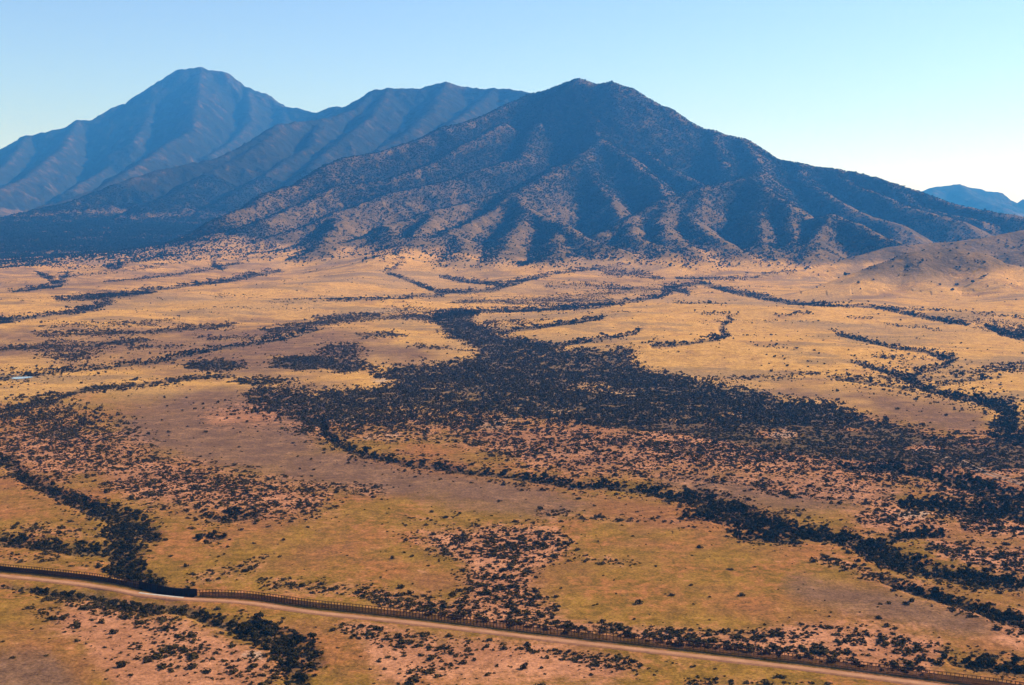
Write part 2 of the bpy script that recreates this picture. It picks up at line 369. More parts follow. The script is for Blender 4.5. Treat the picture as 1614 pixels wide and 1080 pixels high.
HILLS = [
    [(1240, 476, 2840), (1291, 455, 2900), (1342, 434, 2960), (1392, 416, 3010), (1442, 400, 3050), (1475, 394, 3070), (1509, 391, 3080), (1542, 400, 3060), (1566, 413, 3020), (1640, 425, 3000)],
    [(1450, 398, 3060), (1458, 430, 2920), (1492, 462, 2790)], [(1400, 414, 3010), (1350, 448, 2880), (1300, 472, 2780)], [(1542, 400, 3060), (1560, 440, 2880), (1590, 470, 2760)],
    [(1225, 432, 3480), (1308, 420, 3550), (1358, 404, 3610), (1415, 389, 3660), (1492, 383, 3720), (1559, 374, 3760), (1640, 358, 3820), (1750, 350, 3850)],
    [(1566, 413, 3380), (1600, 396, 3420), (1660, 384, 3420), (1760, 380, 3400)], [(1150, 443, 3500), (1230, 432, 3560), (1290, 428, 3600)],
]
FAR_RIGHT = [[(1380, 325, 12000), (1420, 310, 12000), (1442, 301, 12000), (1475, 292, 12000), (1509, 288, 12000), (1526, 292, 12000), (1549, 293, 12000), (1592, 298, 12000), (1614, 299, 12000), (1700, 296, 12100), (1820, 312, 12000)],
             [(1509, 288, 12000), (1530, 305, 11400), (1570, 322, 10800)], [(1475, 292, 12000), (1470, 310, 11500)]]
FAR_LEFT = [
    [(-260, 262, 10200), (-120, 250, 10300), (0, 235, 10400), (43, 214, 10450), (110, 199, 10450), (124, 190, 10450), (150, 188, 10480), (181, 169, 10550), (214, 152, 10600), (244, 135, 10600), (262, 124, 10600), (281, 110, 10600), (301, 107, 10600), (318, 107, 10600), (328, 111, 10600), (351, 113, 10600), (365, 125, 10600), (391, 139, 10550), (415, 147, 10500), (448, 169, 10400), (468, 170, 10300), (498, 179, 10100)],
    [(498, 179, 10100), (524, 169, 9600), (550, 168, 9400), (572, 155, 9200), (594, 142, 9000), (614, 140, 8950), (661, 140, 8950), (684, 133, 8950), (704, 130, 8950), (734, 137, 8950), (754, 140, 8900), (801, 140, 8800), (825, 144, 8700), (850, 152, 8600)],
    [(318, 107, 10600), (312, 150, 10100), (303, 205, 9500), (262, 228, 9100), (215, 262, 8600), (150, 300, 8000), (60, 330, 7500)],
    [(391, 139, 10550), (395, 190, 10000), (370, 220, 9600), (330, 245, 9200)],
    [(124, 190, 10450), (96, 235, 9800), (40, 280, 9000), (-30, 310, 8500)], [(150, 188, 10480), (190, 230, 9900), (170, 265, 9400), (110, 300, 8700)], [(43, 214, 10450), (10, 260, 9700), (-50, 290, 9200)],
    [(244, 135, 10600), (235, 185, 10100), (210, 225, 9600)], [(448, 169, 10400), (450, 195, 10000), (430, 225, 9500)],
    [(594, 142, 9000), (560, 172, 8750), (510, 188, 8550), (443, 196, 8350), (400, 222, 8100), (345, 248, 7850), (285, 262, 7650), (250, 267, 7550), (180, 290, 7250), (120, 315, 6950), (40, 340, 6650)],
    [(443, 196, 8350), (405, 232, 7950), (368, 252, 7700), (314, 282, 7300), (268, 308, 6900), (227, 328, 6650)],
    [(614, 140, 8950), (585, 185, 8450), (540, 220, 8050), (505, 247, 7750), (470, 280, 7350), (420, 310, 7000)], [(510, 188, 8550), (490, 230, 8100), (440, 260, 7700), (400, 285, 7350), (350, 315, 6900)],
    [(704, 130, 8950), (680, 175, 8450), (640, 210, 8000), (600, 235, 7700)], [(780, 140, 8850), (740, 175, 8400), (700, 200, 8000)],
]
FAR_LEFT = [[(a, b, c + max(0.0, c - 8000.0) * 0.9) for a, b, c in rg] for rg in FAR_LEFT]
FAR_RIGHT = [[(a, b, c * 1.1) for a, b, c in [(u, v + 3, t) for u, v, t in rg]] for rg in FAR_RIGHT]
# low grassy fans at the foot of the mountains
FANS = [
    [(630, 402, 4300), (600, 424, 3720), (545, 446, 3250), (480, 462, 2980)],
    [(690, 408, 4300), (735, 422, 3920), (795, 434, 3620), (835, 441, 3480)],
    [(985, 414, 4120), (955, 427, 3760), (880, 443, 3380), (780, 456, 3080)],
    [(1087, 410, 4110), (1070, 428, 3740), (1000, 446, 3360)],
    [(1225, 416, 4070), (1180, 432, 3660), (1110, 446, 3360)],
    [(330, 390, 4700), (280, 408, 4300), (180, 428, 3800), (80, 442, 3450)],
    [(430, 405, 4400), (350, 434, 3720), (220, 452, 3250), (120, 462, 3000)],
    [(150, 402, 4500), (60, 424, 4000), (-60, 436, 3650)],
    [(1420, 470, 2780), (1340, 490, 2420), (1200, 500, 2250)], [(1640, 455, 2900), (1600, 485, 2500), (1500, 500, 2250)],
    [(1010, 492, 2420), (1090, 488, 2420), (1200, 500, 2250)], [(880, 525, 1990), (1000, 508, 2150), (1100, 505, 2200)],
    [(1000, 560, 1720), (1100, 553, 1760), (1250, 560, 1720)], [(0, 520, 2000), (200, 500, 2250), (420, 482, 2500), (600, 478, 2600)],
    [(30, 480, 2600), (250, 470, 2750), (420, 455, 3000)],
]
SYSTEMS = [('main', MAIN, 0.78), ('hills', HILLS, 0.62), ('far_right', FAR_RIGHT, 0.6), ('far_left', FAR_LEFT, 0.78)]


def plain_height(x, y):
    r = np.hypot(x, y)
    z = 1.1 * fbm(x / 170.0, y / 170.0, 3, 11) * sstep(300, 900, r)
    z = z + 11.0 * sstep(1300, 2600, r) * fbm(x / 620.0 + 3, y / 420.0, 3, 21)
    z = z + 14.0 * sstep(2900, 4300, r) * np.maximum(0, fbm(x / 420.0, y / 380.0, 3, 27) + 0.05)
    z = z + 3.0 * sstep(1300, 2200, r) * fbm(x / 190.0, y / 160.0, 2, 24)
    z = z + 0.07 * splus(y - 4700.0, 250.0) * (1 - 0.0) * (y < 1e9)
    fan = np.full(x.shape, -60.0)
    for rg in FANS:
        P = [at_depth(*q) for q in rg]
        for a, b in zip(P[:-1], P[1:]):
            dx, dy = b[0] - a[0], b[1] - a[1]
            t = np.clip(((x - a[0]) * dx + (y - a[1]) * dy) / (dx * dx + dy * dy), 0, 1)
            d = np.hypot(x - a[0] - t * dx, y - a[1] - t * dy)
            za = max(a[2], 7.0) * (1 - t) + max(b[2], 7.0) * t
            h = za + 5.0 - 0.13 * (np.sqrt(d * d + 60.0 ** 2) - 60.0)
            fan = np.logaddexp(fan / 4.0, h / 4.0) * 4.0
    z = z + 5.0 * np.logaddexp(0, fan / 5.0)
    cap = 150.0 - 45.0 * sstep(0, 2500, x)
    z = np.where(y > 5500, np.minimum(z, cap), z)
    return z


def terrain_height(x, y, detail=True):
    """height, id of the range that makes it (0 plain), height above the plain, slope parameter"""
    z0 = plain_height(x, y)
    best = np.full(x.shape, -1e9)
    acc = np.full(x.shape, -1e9)
    acch = np.full(x.shape, -1e9)
    who = np.zeros(x.shape, np.int8)
    tpar = np.zeros(x.shape)
    dpar = np.zeros(x.shape)
    wa = 36.0 - 20.0 * sstep(7000, 8500, y)
    wx = x + wa * fbm(x / 420.0, y / 420.0, 3, 31)
    wy = y + 36.0 * fbm(x / 420.0 + 50, y / 420.0, 3, 37)
    sid = 0
    for k, (nm, ridges, s) in enumerate(SYSTEMS):
        kk = 9.0 if nm != 'hills' else 5.0
        for rg in ridges:
            sid += 1
            P = [at_depth(*q) for q in rg]
            hr = np.full(x.shape, -1e9)
            dr = np.zeros(x.shape)
            tr = np.zeros(x.shape)
            arc = 0.0
            for a, b in zip(P[:-1], P[1:]):
                dx, dy = b[0] - a[0], b[1] - a[1]
                L = math.hypot(dx, dy)
                t = np.clip(((wx - a[0]) * dx + (wy - a[1]) * dy) / (L * L), 0, 1)
                d = np.hypot(wx - a[0] - t * dx, wy - a[1] - t * dy)
                rr = 35.0 if nm != 'hills' else 40.0
                h = a[2] + (b[2] - a[2]) * t - s * (np.sqrt(d * d + rr * rr) - rr)
                m = h > hr
                hr = np.where(m, h, hr)
                dr = np.where(m, d, dr)
                tr = np.where(m, arc + t * L, tr)
                arc += L
            m = hr > best
            best = np.where(m, hr, best)
            who = np.where(m, k + 1, who)
            dpar = np.where(m, dr, dpar)
            tpar = np.where(m, tr + 977.0 * sid, tpar)
            if nm == 'hills':
                acch = np.logaddexp(acch / kk, hr / kk) * kk
            else:
                acc = np.logaddexp(acc / kk, hr / kk) * kk
    rm, rh = splus(acc - z0, 40.0), splus(acch - z0, 12.0)
    rise = np.cbrt(rm ** 3 + rh ** 3)
    if detail:
        gul = ridged(tpar / 190.0, dpar / 900.0, 2, 51) - 0.72
        big = ridged(wx / 500.0, wy / 500.0, 4, 61) - 0.72
        fine = fbm(x / 60.0, y / 60.0, 3, 71)
        amp = np.clip(rise / 90.0, 0, 1) * sstep(10, 190, dpar)
        amp = np.where(who == 2, amp * 0.4, amp)
        farbig = ridged(wx / 420.0 + 9, wy / 420.0, 4, 64) - 0.72
        big = np.where(who >= 3, 2.6 * farbig, big)
        z = z0 + rise + amp * (14.0 * gul + 66.0 * np.where(who == 1, 0.62, 1.0) * big) + np.clip(rise / 60.0, 0, 1) * fine * np.where(who == 2, 2.0, np.where(who >= 3, 14.0, 6.0))
    else:
        z = z0 + rise
    who = np.where(rise > np.where(who == 2, 9.0, 26.0), who, 0)
    return z, who, rise


# ------------------------------------------------------------------ terrain grid (polar: fine near, coarser far)
A = np.concatenate([np.linspace(-80, -27, 36, endpoint=False), np.linspace(-27, 27, 620), np.linspace(27, 80, 37)[1:]]) * math.pi / 180
rows = [60.0, 110.0, 160.0, 200.0, 240.0, 280.0, 320.0, 360.0]
p = 200.0 * F / 400.0
while p > 130:
    rows.append(200.0 * F / p)
    p -= 2.6
r = rows[-1]
while r < 14000:
    r += 13.0 + max(0, r - 6800) * 0.0055
    rows.append(r)
while r < 18500:
    r *= 1.035
    rows.append(r)
R = np.array(rows)
AA, RR = np.meshgrid(A, R)
TX, TY = RR * np.sin(AA), RR * np.cos(AA)
TZ = np.zeros_like(TX)
WHO = np.zeros(TX.shape, np.int8)
RISE = np.zeros_like(TX)
near = int(np.searchsorted(R, 2300))
TZ[:near] = plain_height(TX[:near], TY[:near])
z, wh, ri = terrain_height(TX[near:], TY[near:])
TZ[near:], WHO[near:], RISE[near:] = z, wh, ri
PXg, PYg, _ = proj(TX, TY, TZ)
FLAT = np.clip(1 - RISE / 25.0, 0, 1)
# washes lie a little below the land around them
TZ -= FLAT * look(TREES, PXg, PYg) * 2.2 * sstep(300, 800, RR) * (PYg > 395)

# slopes and hollows, for what grows on the mountains
dZr = np.gradient(TZ, axis=0) / np.gradient(RR, axis=0)
dZa = np.gradient(TZ, axis=1) / (np.gradient(AA, axis=1) * RR)
GXs = dZr * np.sin(AA) + dZa * np.cos(AA)
GYs = dZr * np.cos(AA) - dZa * np.sin(AA)
FACE_RIGHT = -GXs / np.sqrt(1 + GXs ** 2 + GYs ** 2)


def smooth_grid(a, n):
    for _ in range(n):
        a = (a + np.roll(a, 1, 1) + np.roll(a, -1, 1)) / 3
        b = a.copy()
        b[1:-1] = (a[2:] + a[:-2] + a[1:-1]) / 3
        a = b
    return a


HOLLOW = smooth_grid(TZ, 26) - TZ            # > 0 in gullies
nz1 = fbm(TX / 260.0, TY / 260.0, 4, 81)
nz2 = fbm(TX / 70.0, TY / 70.0, 3, 85)
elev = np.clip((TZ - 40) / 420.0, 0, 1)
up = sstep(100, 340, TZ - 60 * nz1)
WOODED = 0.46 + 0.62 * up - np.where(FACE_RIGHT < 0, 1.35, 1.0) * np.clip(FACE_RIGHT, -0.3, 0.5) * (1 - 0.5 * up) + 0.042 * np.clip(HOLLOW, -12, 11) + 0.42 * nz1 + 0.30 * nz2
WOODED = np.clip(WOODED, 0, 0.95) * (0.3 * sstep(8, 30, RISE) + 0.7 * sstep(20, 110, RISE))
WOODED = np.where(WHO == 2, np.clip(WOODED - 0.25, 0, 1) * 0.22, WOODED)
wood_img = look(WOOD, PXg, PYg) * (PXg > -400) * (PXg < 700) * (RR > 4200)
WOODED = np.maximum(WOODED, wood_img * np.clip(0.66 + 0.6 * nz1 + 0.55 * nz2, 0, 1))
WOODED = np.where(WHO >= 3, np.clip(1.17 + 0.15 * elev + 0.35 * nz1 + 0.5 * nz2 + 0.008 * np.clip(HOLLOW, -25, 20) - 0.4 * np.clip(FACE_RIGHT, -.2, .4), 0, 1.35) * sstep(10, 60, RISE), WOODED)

WOODED = np.maximum(WOODED, sstep(5000, 5600, RR) * (WHO == 0) * np.clip(0.78 + 0.55 * nz1 + 0.55 * nz2, 0.1, 1.1))


def grid_at(x, y, fields):
    a, rr = np.arctan2(x, y), np.hypot(x, y)
    fi = np.interp(a, A, np.arange(len(A)))
    fj = np.interp(rr, R, np.arange(len(R)))
    i, j = np.clip(fi.astype(int), 0, len(A) - 2), np.clip(fj.astype(int), 0, len(R) - 2)
    u, v = fi - i, fj - j
    return [(f[j, i] * (1 - u) + f[j, i + 1] * u) * (1 - v) + (f[j + 1, i] * (1 - u) + f[j + 1, i + 1] * u) * v for f in fields]


def ground_z(x, y):
    return float(grid_at(np.array([x]), np.array([y]), [TZ])[0][0])


# ------------------------------------------------------------------ material helpers
def new_mat(name):
    m = bpy.data.materials.new(name)
    m.use_nodes = True
    n = m.node_tree
    b = n.nodes['Principled BSDF']
    b.inputs['Roughness'].default_value = 0.95
    b.inputs['Specular IOR Level'].default_value = 0.0
    return m, n, b


class NB:
    """small node-building helper"""
    def __init__(self, nt):
        self.nt = nt

    def noise(self, vec, scale, detail=4, rough=0.55, stretch=None):
        if stretch:
            mp = self.nt.nodes.new('ShaderNodeMapping')
            mp.inputs['Scale'].default_value = stretch
            self.nt.links.new(vec, mp.inputs['Vector'])
            vec = mp.outputs[0]
        t = self.nt.nodes.new('ShaderNodeTexNoise')
        t.inputs['Scale'].default_value = scale
        t.inputs['Detail'].default_value = detail
        t.inputs['Roughness'].default_value = rough
        self.nt.links.new(vec, t.inputs['Vector'])
        return t.outputs['Fac']

    def val(self, a, sock):
        if isinstance(a, (int, float)):
            sock.default_value = a
        elif isinstance(a, tuple):
            sock.default_value = a if len(a) == 4 else a + (1.0,)
        else:
            self.nt.links.new(a, sock)

    def math(self, op, a, b=0.0, c=0.0, clamp=False):
        t = self.nt.nodes.new('ShaderNodeMath')
        t.operation = op
        t.use_clamp = clamp
        for i, q in enumerate((a, b, c)):
            self.val(q, t.inputs[i])
        return t.outputs[0]

    def mix(self, f, a, b):
        t = self.nt.nodes.new('ShaderNodeMix')
        t.data_type = 'RGBA'
        self.val(f, t.inputs[0])
        self.val(a, t.inputs[6])
        self.val(b, t.inputs[7])
        return t.outputs[2]

    def step(self, x, lo, hi):
        t = self.nt.nodes.new('ShaderNodeMapRange')
        t.interpolation_type = 'SMOOTHSTEP'
        self.val(x, t.inputs[0])
        t.inputs[1].default_value = lo
        t.inputs[2].default_value = hi
        return t.outputs[0]


def land_material():
    m, n, b = new_mat('dry grassland and soil')
    nb = NB(n)
    pos = n.nodes.new('ShaderNodeNewGeometry').outputs['Position']
    a1 = n.nodes.new('ShaderNodeAttribute')
    a1.attribute_name = 'cover_a'
    a2 = n.nodes.new('ShaderNodeAttribute')
    a2.attribute_name = 'cover_b'
    s1 = n.nodes.new('ShaderNodeSeparateColor')
    s2 = n.nodes.new('ShaderNodeSeparateColor')
    n.links.new(a1.outputs['Color'], s1.inputs[0])
    n.links.new(a2.outputs['Color'], s2.inputs[0])
    gold, mauve, soil = s1.outputs
    pale, litter, mtn = s2.outputs
    big = nb.noise(pos, 1 / 140.0, 5, 0.6)
    mid = nb.noise(pos, 1 / 22.0, 5, 0.62)
    sml = nb.noise(pos, 1 / 6.0, 4, 0.65)
    fin = nb.noise(pos, 1 / 1.6, 3, 0.65)
    band = nb.noise(pos, 1.0, 4, 0.6, (1 / 230.0, 1 / 130.0, 1 / 200.0))
    wide = nb.noise(pos, 1.0, 3, 0.55, (1 / 620.0, 1 / 480.0, 1 / 500.0))
    n2 = nb.noise(pos, 1 / 55.0, 4, 0.6)

    def edge(wt, amt, nz, lo=0.35, hi=0.65):
        return nb.step(nb.math('ADD', wt, nb.math('MULTIPLY', nb.math('SUBTRACT', nz, 0.5), amt)), lo, hi)
    olive = nb.mix(nb.step(mid, 0.35, 0.68), (0.152, 0.081, 0.013), (0.244, 0.126, 0.022))
    olive = nb.mix(nb.step(big, 0.45, 0.65), olive, (0.20, 0.084, 0.030))
    goldc = nb.mix(nb.step(mid, 0.35, 0.7), (0.37, 0.190, 0.048), (0.49, 0.262, 0.070))
    goldc = nb.mix(nb.step(n2, 0.5, 0.72), goldc, (0.30, 0.150, 0.050))
    mauvec = nb.mix(nb.step(mid, 0.3, 0.7), (0.118, 0.062, 0.035), (0.182, 0.096, 0.050))
    soilc = nb.mix(nb.step(n2, 0.4, 0.66), (0.28, 0.118, 0.055), (0.40, 0.178, 0.088))
    palec = nb.mix(mid, (0.30, 0.20, 0.13), (0.42, 0.30, 0.21))
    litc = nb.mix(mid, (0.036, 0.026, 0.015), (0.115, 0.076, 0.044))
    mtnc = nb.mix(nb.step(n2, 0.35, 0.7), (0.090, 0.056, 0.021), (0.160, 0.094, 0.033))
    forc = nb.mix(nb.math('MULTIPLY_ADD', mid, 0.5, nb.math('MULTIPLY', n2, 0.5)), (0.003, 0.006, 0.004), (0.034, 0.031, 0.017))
    olive = nb.mix(nb.step(nb.math('MULTIPLY_ADD', sml, 0.5, nb.math('MULTIPLY', n2, 0.5)), 0.47, 0.62), olive, (0.25, 0.098, 0.030))
    goldc = nb.mix(nb.math('MULTIPLY', nb.step(band, 0.50, 0.60), 0.62), goldc, (0.17, 0.108, 0.055))
    goldc = nb.mix(nb.math('MULTIPLY', nb.step(wide, 0.46, 0.62), 0.55), goldc, (0.235, 0.142, 0.068))
    c = nb.mix(edge(gold, 0.9, big, 0.2, 0.8), olive, goldc)
    c = nb.mix(edge(mauve, 1.9, nb.math('MULTIPLY_ADD', band, 0.45, nb.math('MULTIPLY_ADD', n2, 0.35, nb.math('MULTIPLY', sml, 0.2))), 0.2, 0.9), c, mauvec)
    rag = nb.math('MULTIPLY_ADD', mid, 0.55, nb.math('MULTIPLY', sml, 0.45))
    c = nb.mix(edge(soil, 2.6, rag, 0.1, 1.0), c, soilc)
    c = nb.mix(edge(pale, 2.2, rag, 0.2, 0.9), c, palec)
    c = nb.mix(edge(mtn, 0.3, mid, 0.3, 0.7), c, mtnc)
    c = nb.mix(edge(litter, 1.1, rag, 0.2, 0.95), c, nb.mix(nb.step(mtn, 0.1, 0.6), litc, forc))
    # tufts: every square metre differs a little
    g = nb.math('MULTIPLY_ADD', nb.step(fin, 0.30, 0.70), 0.62, nb.math('MULTIPLY_ADD', nb.step(sml, 0.30, 0.70), 0.46, 0.46))
    mm = n.nodes.new('ShaderNodeMix')
    mm.data_type = 'RGBA'
    mm.blend_type = 'MULTIPLY'
    mm.inputs[0].default_value = 1.0
    n.links.new(c, mm.inputs[6])
    cc = n.nodes.new('ShaderNodeCombineColor')
    for i in range(3):
        n.links.new(g, cc.inputs[i])
    n.links.new(cc.outputs[0], mm.inputs[7])
    n.links.new(mm.outputs[2], b.inputs['Base Color'])
    bm = n.nodes.new('ShaderNodeBump')
    bm.inputs['Distance'].default_value = 1.0
    bm.inputs['Strength'].default_value = 0.6
    hh = nb.math('MULTIPLY_ADD', mid, 1.6, nb.math('MULTIPLY', fin, 0.5))
    hh = nb.math('ADD', hh, nb.math('MULTIPLY', mtn, nb.math('MULTIPLY_ADD', n2, 30.0, nb.math('MULTIPLY_ADD', big, 60.0, nb.math('MULTIPLY', mid, 6.0)))))
    n.links.new(hh, bm.inputs['Height'])
    n.links.new(bm.outputs[0], b.inputs['Normal'])
    return m


def foliage_material(name, c0, c1, c2):
    m, n, b = new_mat(name)
    nb = NB(n)
    oi = n.nodes.new('ShaderNodeObjectInfo')
    geo = n.nodes.new('ShaderNodeNewGeometry')
    rnd = oi.outputs['Random']
    c = nb.mix(rnd, c0, c1)
    c = nb.mix(nb.math('MULTIPLY', geo.outputs['Random Per Island'], 0.55), c, c2)
    n.links.new(c, b.inputs['Base Color'])
    b.inputs['Roughness'].default_value = 0.8
    return m


def plain_material(name, c0, c1, scale, rough=0.9, metal=0.0, stretch=None):
    m, n, b = new_mat(name)
    nb = NB(n)
    pos = n.nodes.new('ShaderNodeNewGeometry').outputs['Position']
    c = nb.mix(nb.step(nb.noise(pos, scale, 5, 0.6, stretch), 0.3, 0.7), c0, c1)
    n.links.new(c, b.inputs['Base Color'])
    b.inputs['Roughness'].default_value = rough
    b.inputs['Metallic'].default_value = metal
    return m


LAND = land_material()

# ------------------------------------------------------------------ build the land as one seamless grid, cut into plain, hills and ranges
px, py = PXg, PYg
flat = FLAT
# the mask only describes what the picture shows: nothing from above the foot of the ranges
onplain = flat * sstep(385, 410, py)
c_gold = np.where(py < 410, 1.0, look(GOLD, px, py))
cov_a = np.stack([c_gold, np.where(WHO == 2, 0.22 * sstep(7, 55, RISE), look(MAUVE, px, py) * onplain), look(SOIL, px, py) * onplain, np.ones_like(px)], -1)
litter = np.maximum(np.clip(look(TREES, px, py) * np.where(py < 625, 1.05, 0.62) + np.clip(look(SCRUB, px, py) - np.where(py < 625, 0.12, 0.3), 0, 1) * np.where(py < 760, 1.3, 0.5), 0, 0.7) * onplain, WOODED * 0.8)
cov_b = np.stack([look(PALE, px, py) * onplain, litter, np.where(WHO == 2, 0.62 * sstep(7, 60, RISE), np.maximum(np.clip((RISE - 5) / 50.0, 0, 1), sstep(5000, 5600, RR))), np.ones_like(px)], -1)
VERTS = np.stack([TX, TY, TZ], -1).reshape(-1, 3)
CA, CB = cov_a.reshape(-1, 4), cov_b.reshape(-1, 4)
nr, nc = TX.shape
idx = np.arange(nr * nc).reshape(nr, nc)
QUADS = np.stack([idx[:-1, :-1], idx[:-1, 1:], idx[1:, 1:], idx[1:, :-1]], -1).reshape(-1, 4)[:, ::-1]
QWHO = WHO[:-1, :-1].reshape(-1)


def grid_object(name, sel, mat):
    q = QUADS[sel]
    used, inv = np.unique(q, return_inverse=True)
    me = bpy.data.meshes.new(name)
    me.vertices.add(len(used))
    me.vertices.foreach_set('co', VERTS[used].astype(np.float32).ravel())
    nq = len(q)
    me.loops.add(nq * 4)
    me.loops.foreach_set('vertex_index', inv.astype(np.int32).ravel())
    me.polygons.add(nq)
    me.polygons.foreach_set('loop_start', np.arange(0, nq * 4, 4, dtype=np.int32))
    me.polygons.foreach_set('loop_total', np.full(nq, 4, np.int32))
    me.update(calc_edges=True)
    me.polygons.foreach_set('use_smooth', np.ones(nq, bool))
    for nm, arr in (('cover_a', CA), ('cover_b', CB)):
        at = me.attributes.new(nm, 'FLOAT_COLOR', 'POINT')
        at.data.foreach_set('color', arr[used].astype(np.float32).ravel())
    me.materials.append(mat)
    o = bpy.data.objects.new(name, me)
    col.objects.link(o)
    return o


def tag(o, label, cat, group=None, kind=None):
    o['label'] = label
    o['category'] = cat
    if group:
        o['group'] = group
    if kind:
        o['kind'] = kind
    return o


qx = VERTS[QUADS[:, 0], 0]
qy = VERTS[QUADS[:, 0], 1]
tag(grid_object('ground', QWHO == 0, LAND), 'wide dry grassland plain with golden, olive and reddish patches', 'ground', kind='structure')
tag(grid_object('mountain', QWHO == 1, LAND), 'broad wooded mountain with bare tan spurs in the middle', 'mountain', kind='structure')
tag(grid_object('hill', QWHO == 2, LAND), 'low rounded golden grass hill at the right below the mountain', 'hill', kind='structure')
tag(grid_object('mountain', QWHO == 3, LAND), 'small hazy blue range far off at the right edge', 'mountain', kind='structure')
tag(grid_object('mountain', QWHO == 4, LAND), 'high hazy blue range with a flat-topped peak on the left', 'mountain', kind='structure')


# ------------------------------------------------------------------ road, tracks, crossing, pond
def catmull(P, n=12):
    P = [np.array(p, float) for p in P]
    P = [2 * P[0] - P[1]] + P + [2 * P[-1] - P[-2]]
    out = []
    for i in range(1, len(P) - 2):
        for k in range(n):
            t = k / n
            a, b, c, d = P[i - 1:i + 3]
            out.append(0.5 * ((2 * b) + (-a + c) * t + (2 * a - 5 * b + 4 * c - d) * t * t + (-a + 3 * b - 3 * c + d) * t ** 3))
    out.append(P[-2])
    return np.array(out)


def resample(P, step):
    s = np.concatenate([[0], np.cumsum(np.hypot(*np.diff(P[:, :2], axis=0).T))])
    t = np.arange(0, s[-1], step)
    return np.stack([np.interp(t, s, P[:, 0]), np.interp(t, s, P[:, 1])], -1)


def ground_path(pix, step):
    P = np.array([on_plane(*q) for q in pix])
    return resample(catmull(P), step)


def zs(P):
    return grid_at(P[:, 0], P[:, 1], [TZ])[0]


def normals2d(P):
    t = np.gradient(P, axis=0)
    t /= np.linalg.norm(t, axis=1)[:, None]
    return np.stack([-t[:, 1], t[:, 0]], -1)


def mesh_object(name, verts, faces, mat, parent=None, smooth=False):
    me = bpy.data.meshes.new(name)
    me.from_pydata([tuple(v) for v in verts], [], [tuple(f) for f in faces])
    me.update()
    if smooth:
        me.polygons.foreach_set('use_smooth', [True] * len(me.polygons))
    for q in (mat if isinstance(mat, (list, tuple)) else [mat]):
        me.materials.append(q)
    o = bpy.data.objects.new(name, me)
    col.objects.link(o)
    o.parent = parent
    return o


def ribbon(name, P, z, prof, mats, mat_of=None, wob=0.0):
    """a strip along P with a cross-section of (offset to the left, height)"""
    N = normals2d(P)
    V, Fc = [], []
    k = len(prof)
    for i in range(len(P)):
        wj = 1 + wob * math.sin(i * 0.37) * math.sin(i * 0.113 + 1)
        for off, h in prof:
            V.append((P[i, 0] + N[i, 0] * off * wj, P[i, 1] + N[i, 1] * off * wj, z[i] + h))
    for i in range(len(P) - 1):
        for j in range(k - 1):
            a = i * k + j
            Fc.append((a, a + k, a + k + 1, a + 1))
    o = mesh_object(name, V, Fc, mats, smooth=False)
    if mat_of:
        for pidx, pl in enumerate(o.data.polygons):
            pl.material_index = mat_of[pidx % (k - 1)]
    return o


ROAD_PX = [(-420, 858), (-300, 872), (-150, 890), (0, 907), (60, 913), (134, 921), (180, 928), (220, 935.5), (255, 939.5), (300, 944), (340, 946), (400, 951), (500, 965), (649, 981), (835, 1004), (1074, 1032), (1275, 1055), (1495, 1083), (1700, 1108), (1900, 1132), (2050, 1150)]
FENCE_PX = [(-420, 849), (-300, 863), (-150, 881), (0, 899), (60, 905), (134, 912.5), (180, 919), (220, 926), (255, 931.5), (310, 939), (340, 940.5), (400, 943.5), (500, 957), (649, 973), (835, 996), (1074, 1023.5), (1275, 1046.5), (1495, 1074), (1700, 1099), (1900, 1122), (2050, 1140)]
M_ROAD = plain_material('graded pale dirt', (0.31, 0.146, 0.072), (0.43, 0.215, 0.112), 0.12, 0.95)
M_RUT = plain_material('wheel-worn dirt', (0.24, 0.120, 0.066), (0.32, 0.17, 0.100), 0.3, 0.95)
M_BERM = plain_material('loose reddish road edge', (0.19, 0.085, 0.045), (0.27, 0.125, 0.068), 0.4, 0.97)
M_CONC = plain_material('pale concrete', (0.36, 0.32, 0.26), (0.48, 0.43, 0.36), 0.5, 0.8)
M_TRACK = plain_material('pale track dirt', (0.22, 0.14, 0.085), (0.31, 0.20, 0.13), 0.1, 0.95)
RP = ground_path(ROAD_PX, 3.0)
RZ = np.convolve(np.pad(zs(RP), 6, mode='edge'), np.ones(13) / 13, 'valid')
road = ribbon('road', RP, RZ, [(-5.0, -1.0), (-3.3, 0.10), (-1.8, 0.26), (-1.4, 0.26), (-0.9, 0.21), (-0.4, 0.27), (0.3, 0.27), (0.8, 0.21), (1.2, 0.26), (1.6, 0.26), (2.2, 0.1), (3.4, -0.9)],
              [M_ROAD, M_RUT, M_BERM], [2, 2, 0, 1, 0, 0, 0, 1, 0, 2, 2], 0.12)
tag(road, 'pale graded dirt road running below the rusty border fence', 'road', kind='structure')
sel = [i for i in range(len(RP)) if 214 < proj(RP[i, 0], RP[i, 1], RZ[i])[0] < 290]
cp, cz = RP[sel], RZ[sel]
slab = ribbon('road_crossing', cp, cz, [(0.1, 0.26), (0.15, 0.34), (0.9, 0.35), (1.55, 0.34), (1.6, 0.05)], [M_CONC])
tag(slab, 'white concrete slab where the road crosses the wash', 'road', kind='structure')
for pix, wdt in [([(1448, 708), (1458, 711), (1480, 716), (1500, 726), (1530, 738), (1570, 752), (1640, 772)], 1.1),
                 ([(1516, 725), (1530, 732), (1552, 742), (1600, 757), (1660, 776)], 1.0)]:
    tp = ground_path(pix, 5.0)
    tag(ribbon('dirt_track', tp, zs(tp) + 0.15, [(-wdt - 1, -0.5), (-wdt, 0.12), (0, 0.16), (wdt, 0.12), (wdt + 1, -0.5)], [M_TRACK], None, 0.2),
        'pale winding dirt track through the valley scrub' if wdt > 1.05 else 'pale dirt track curving down to the right edge', 'track', kind='structure')


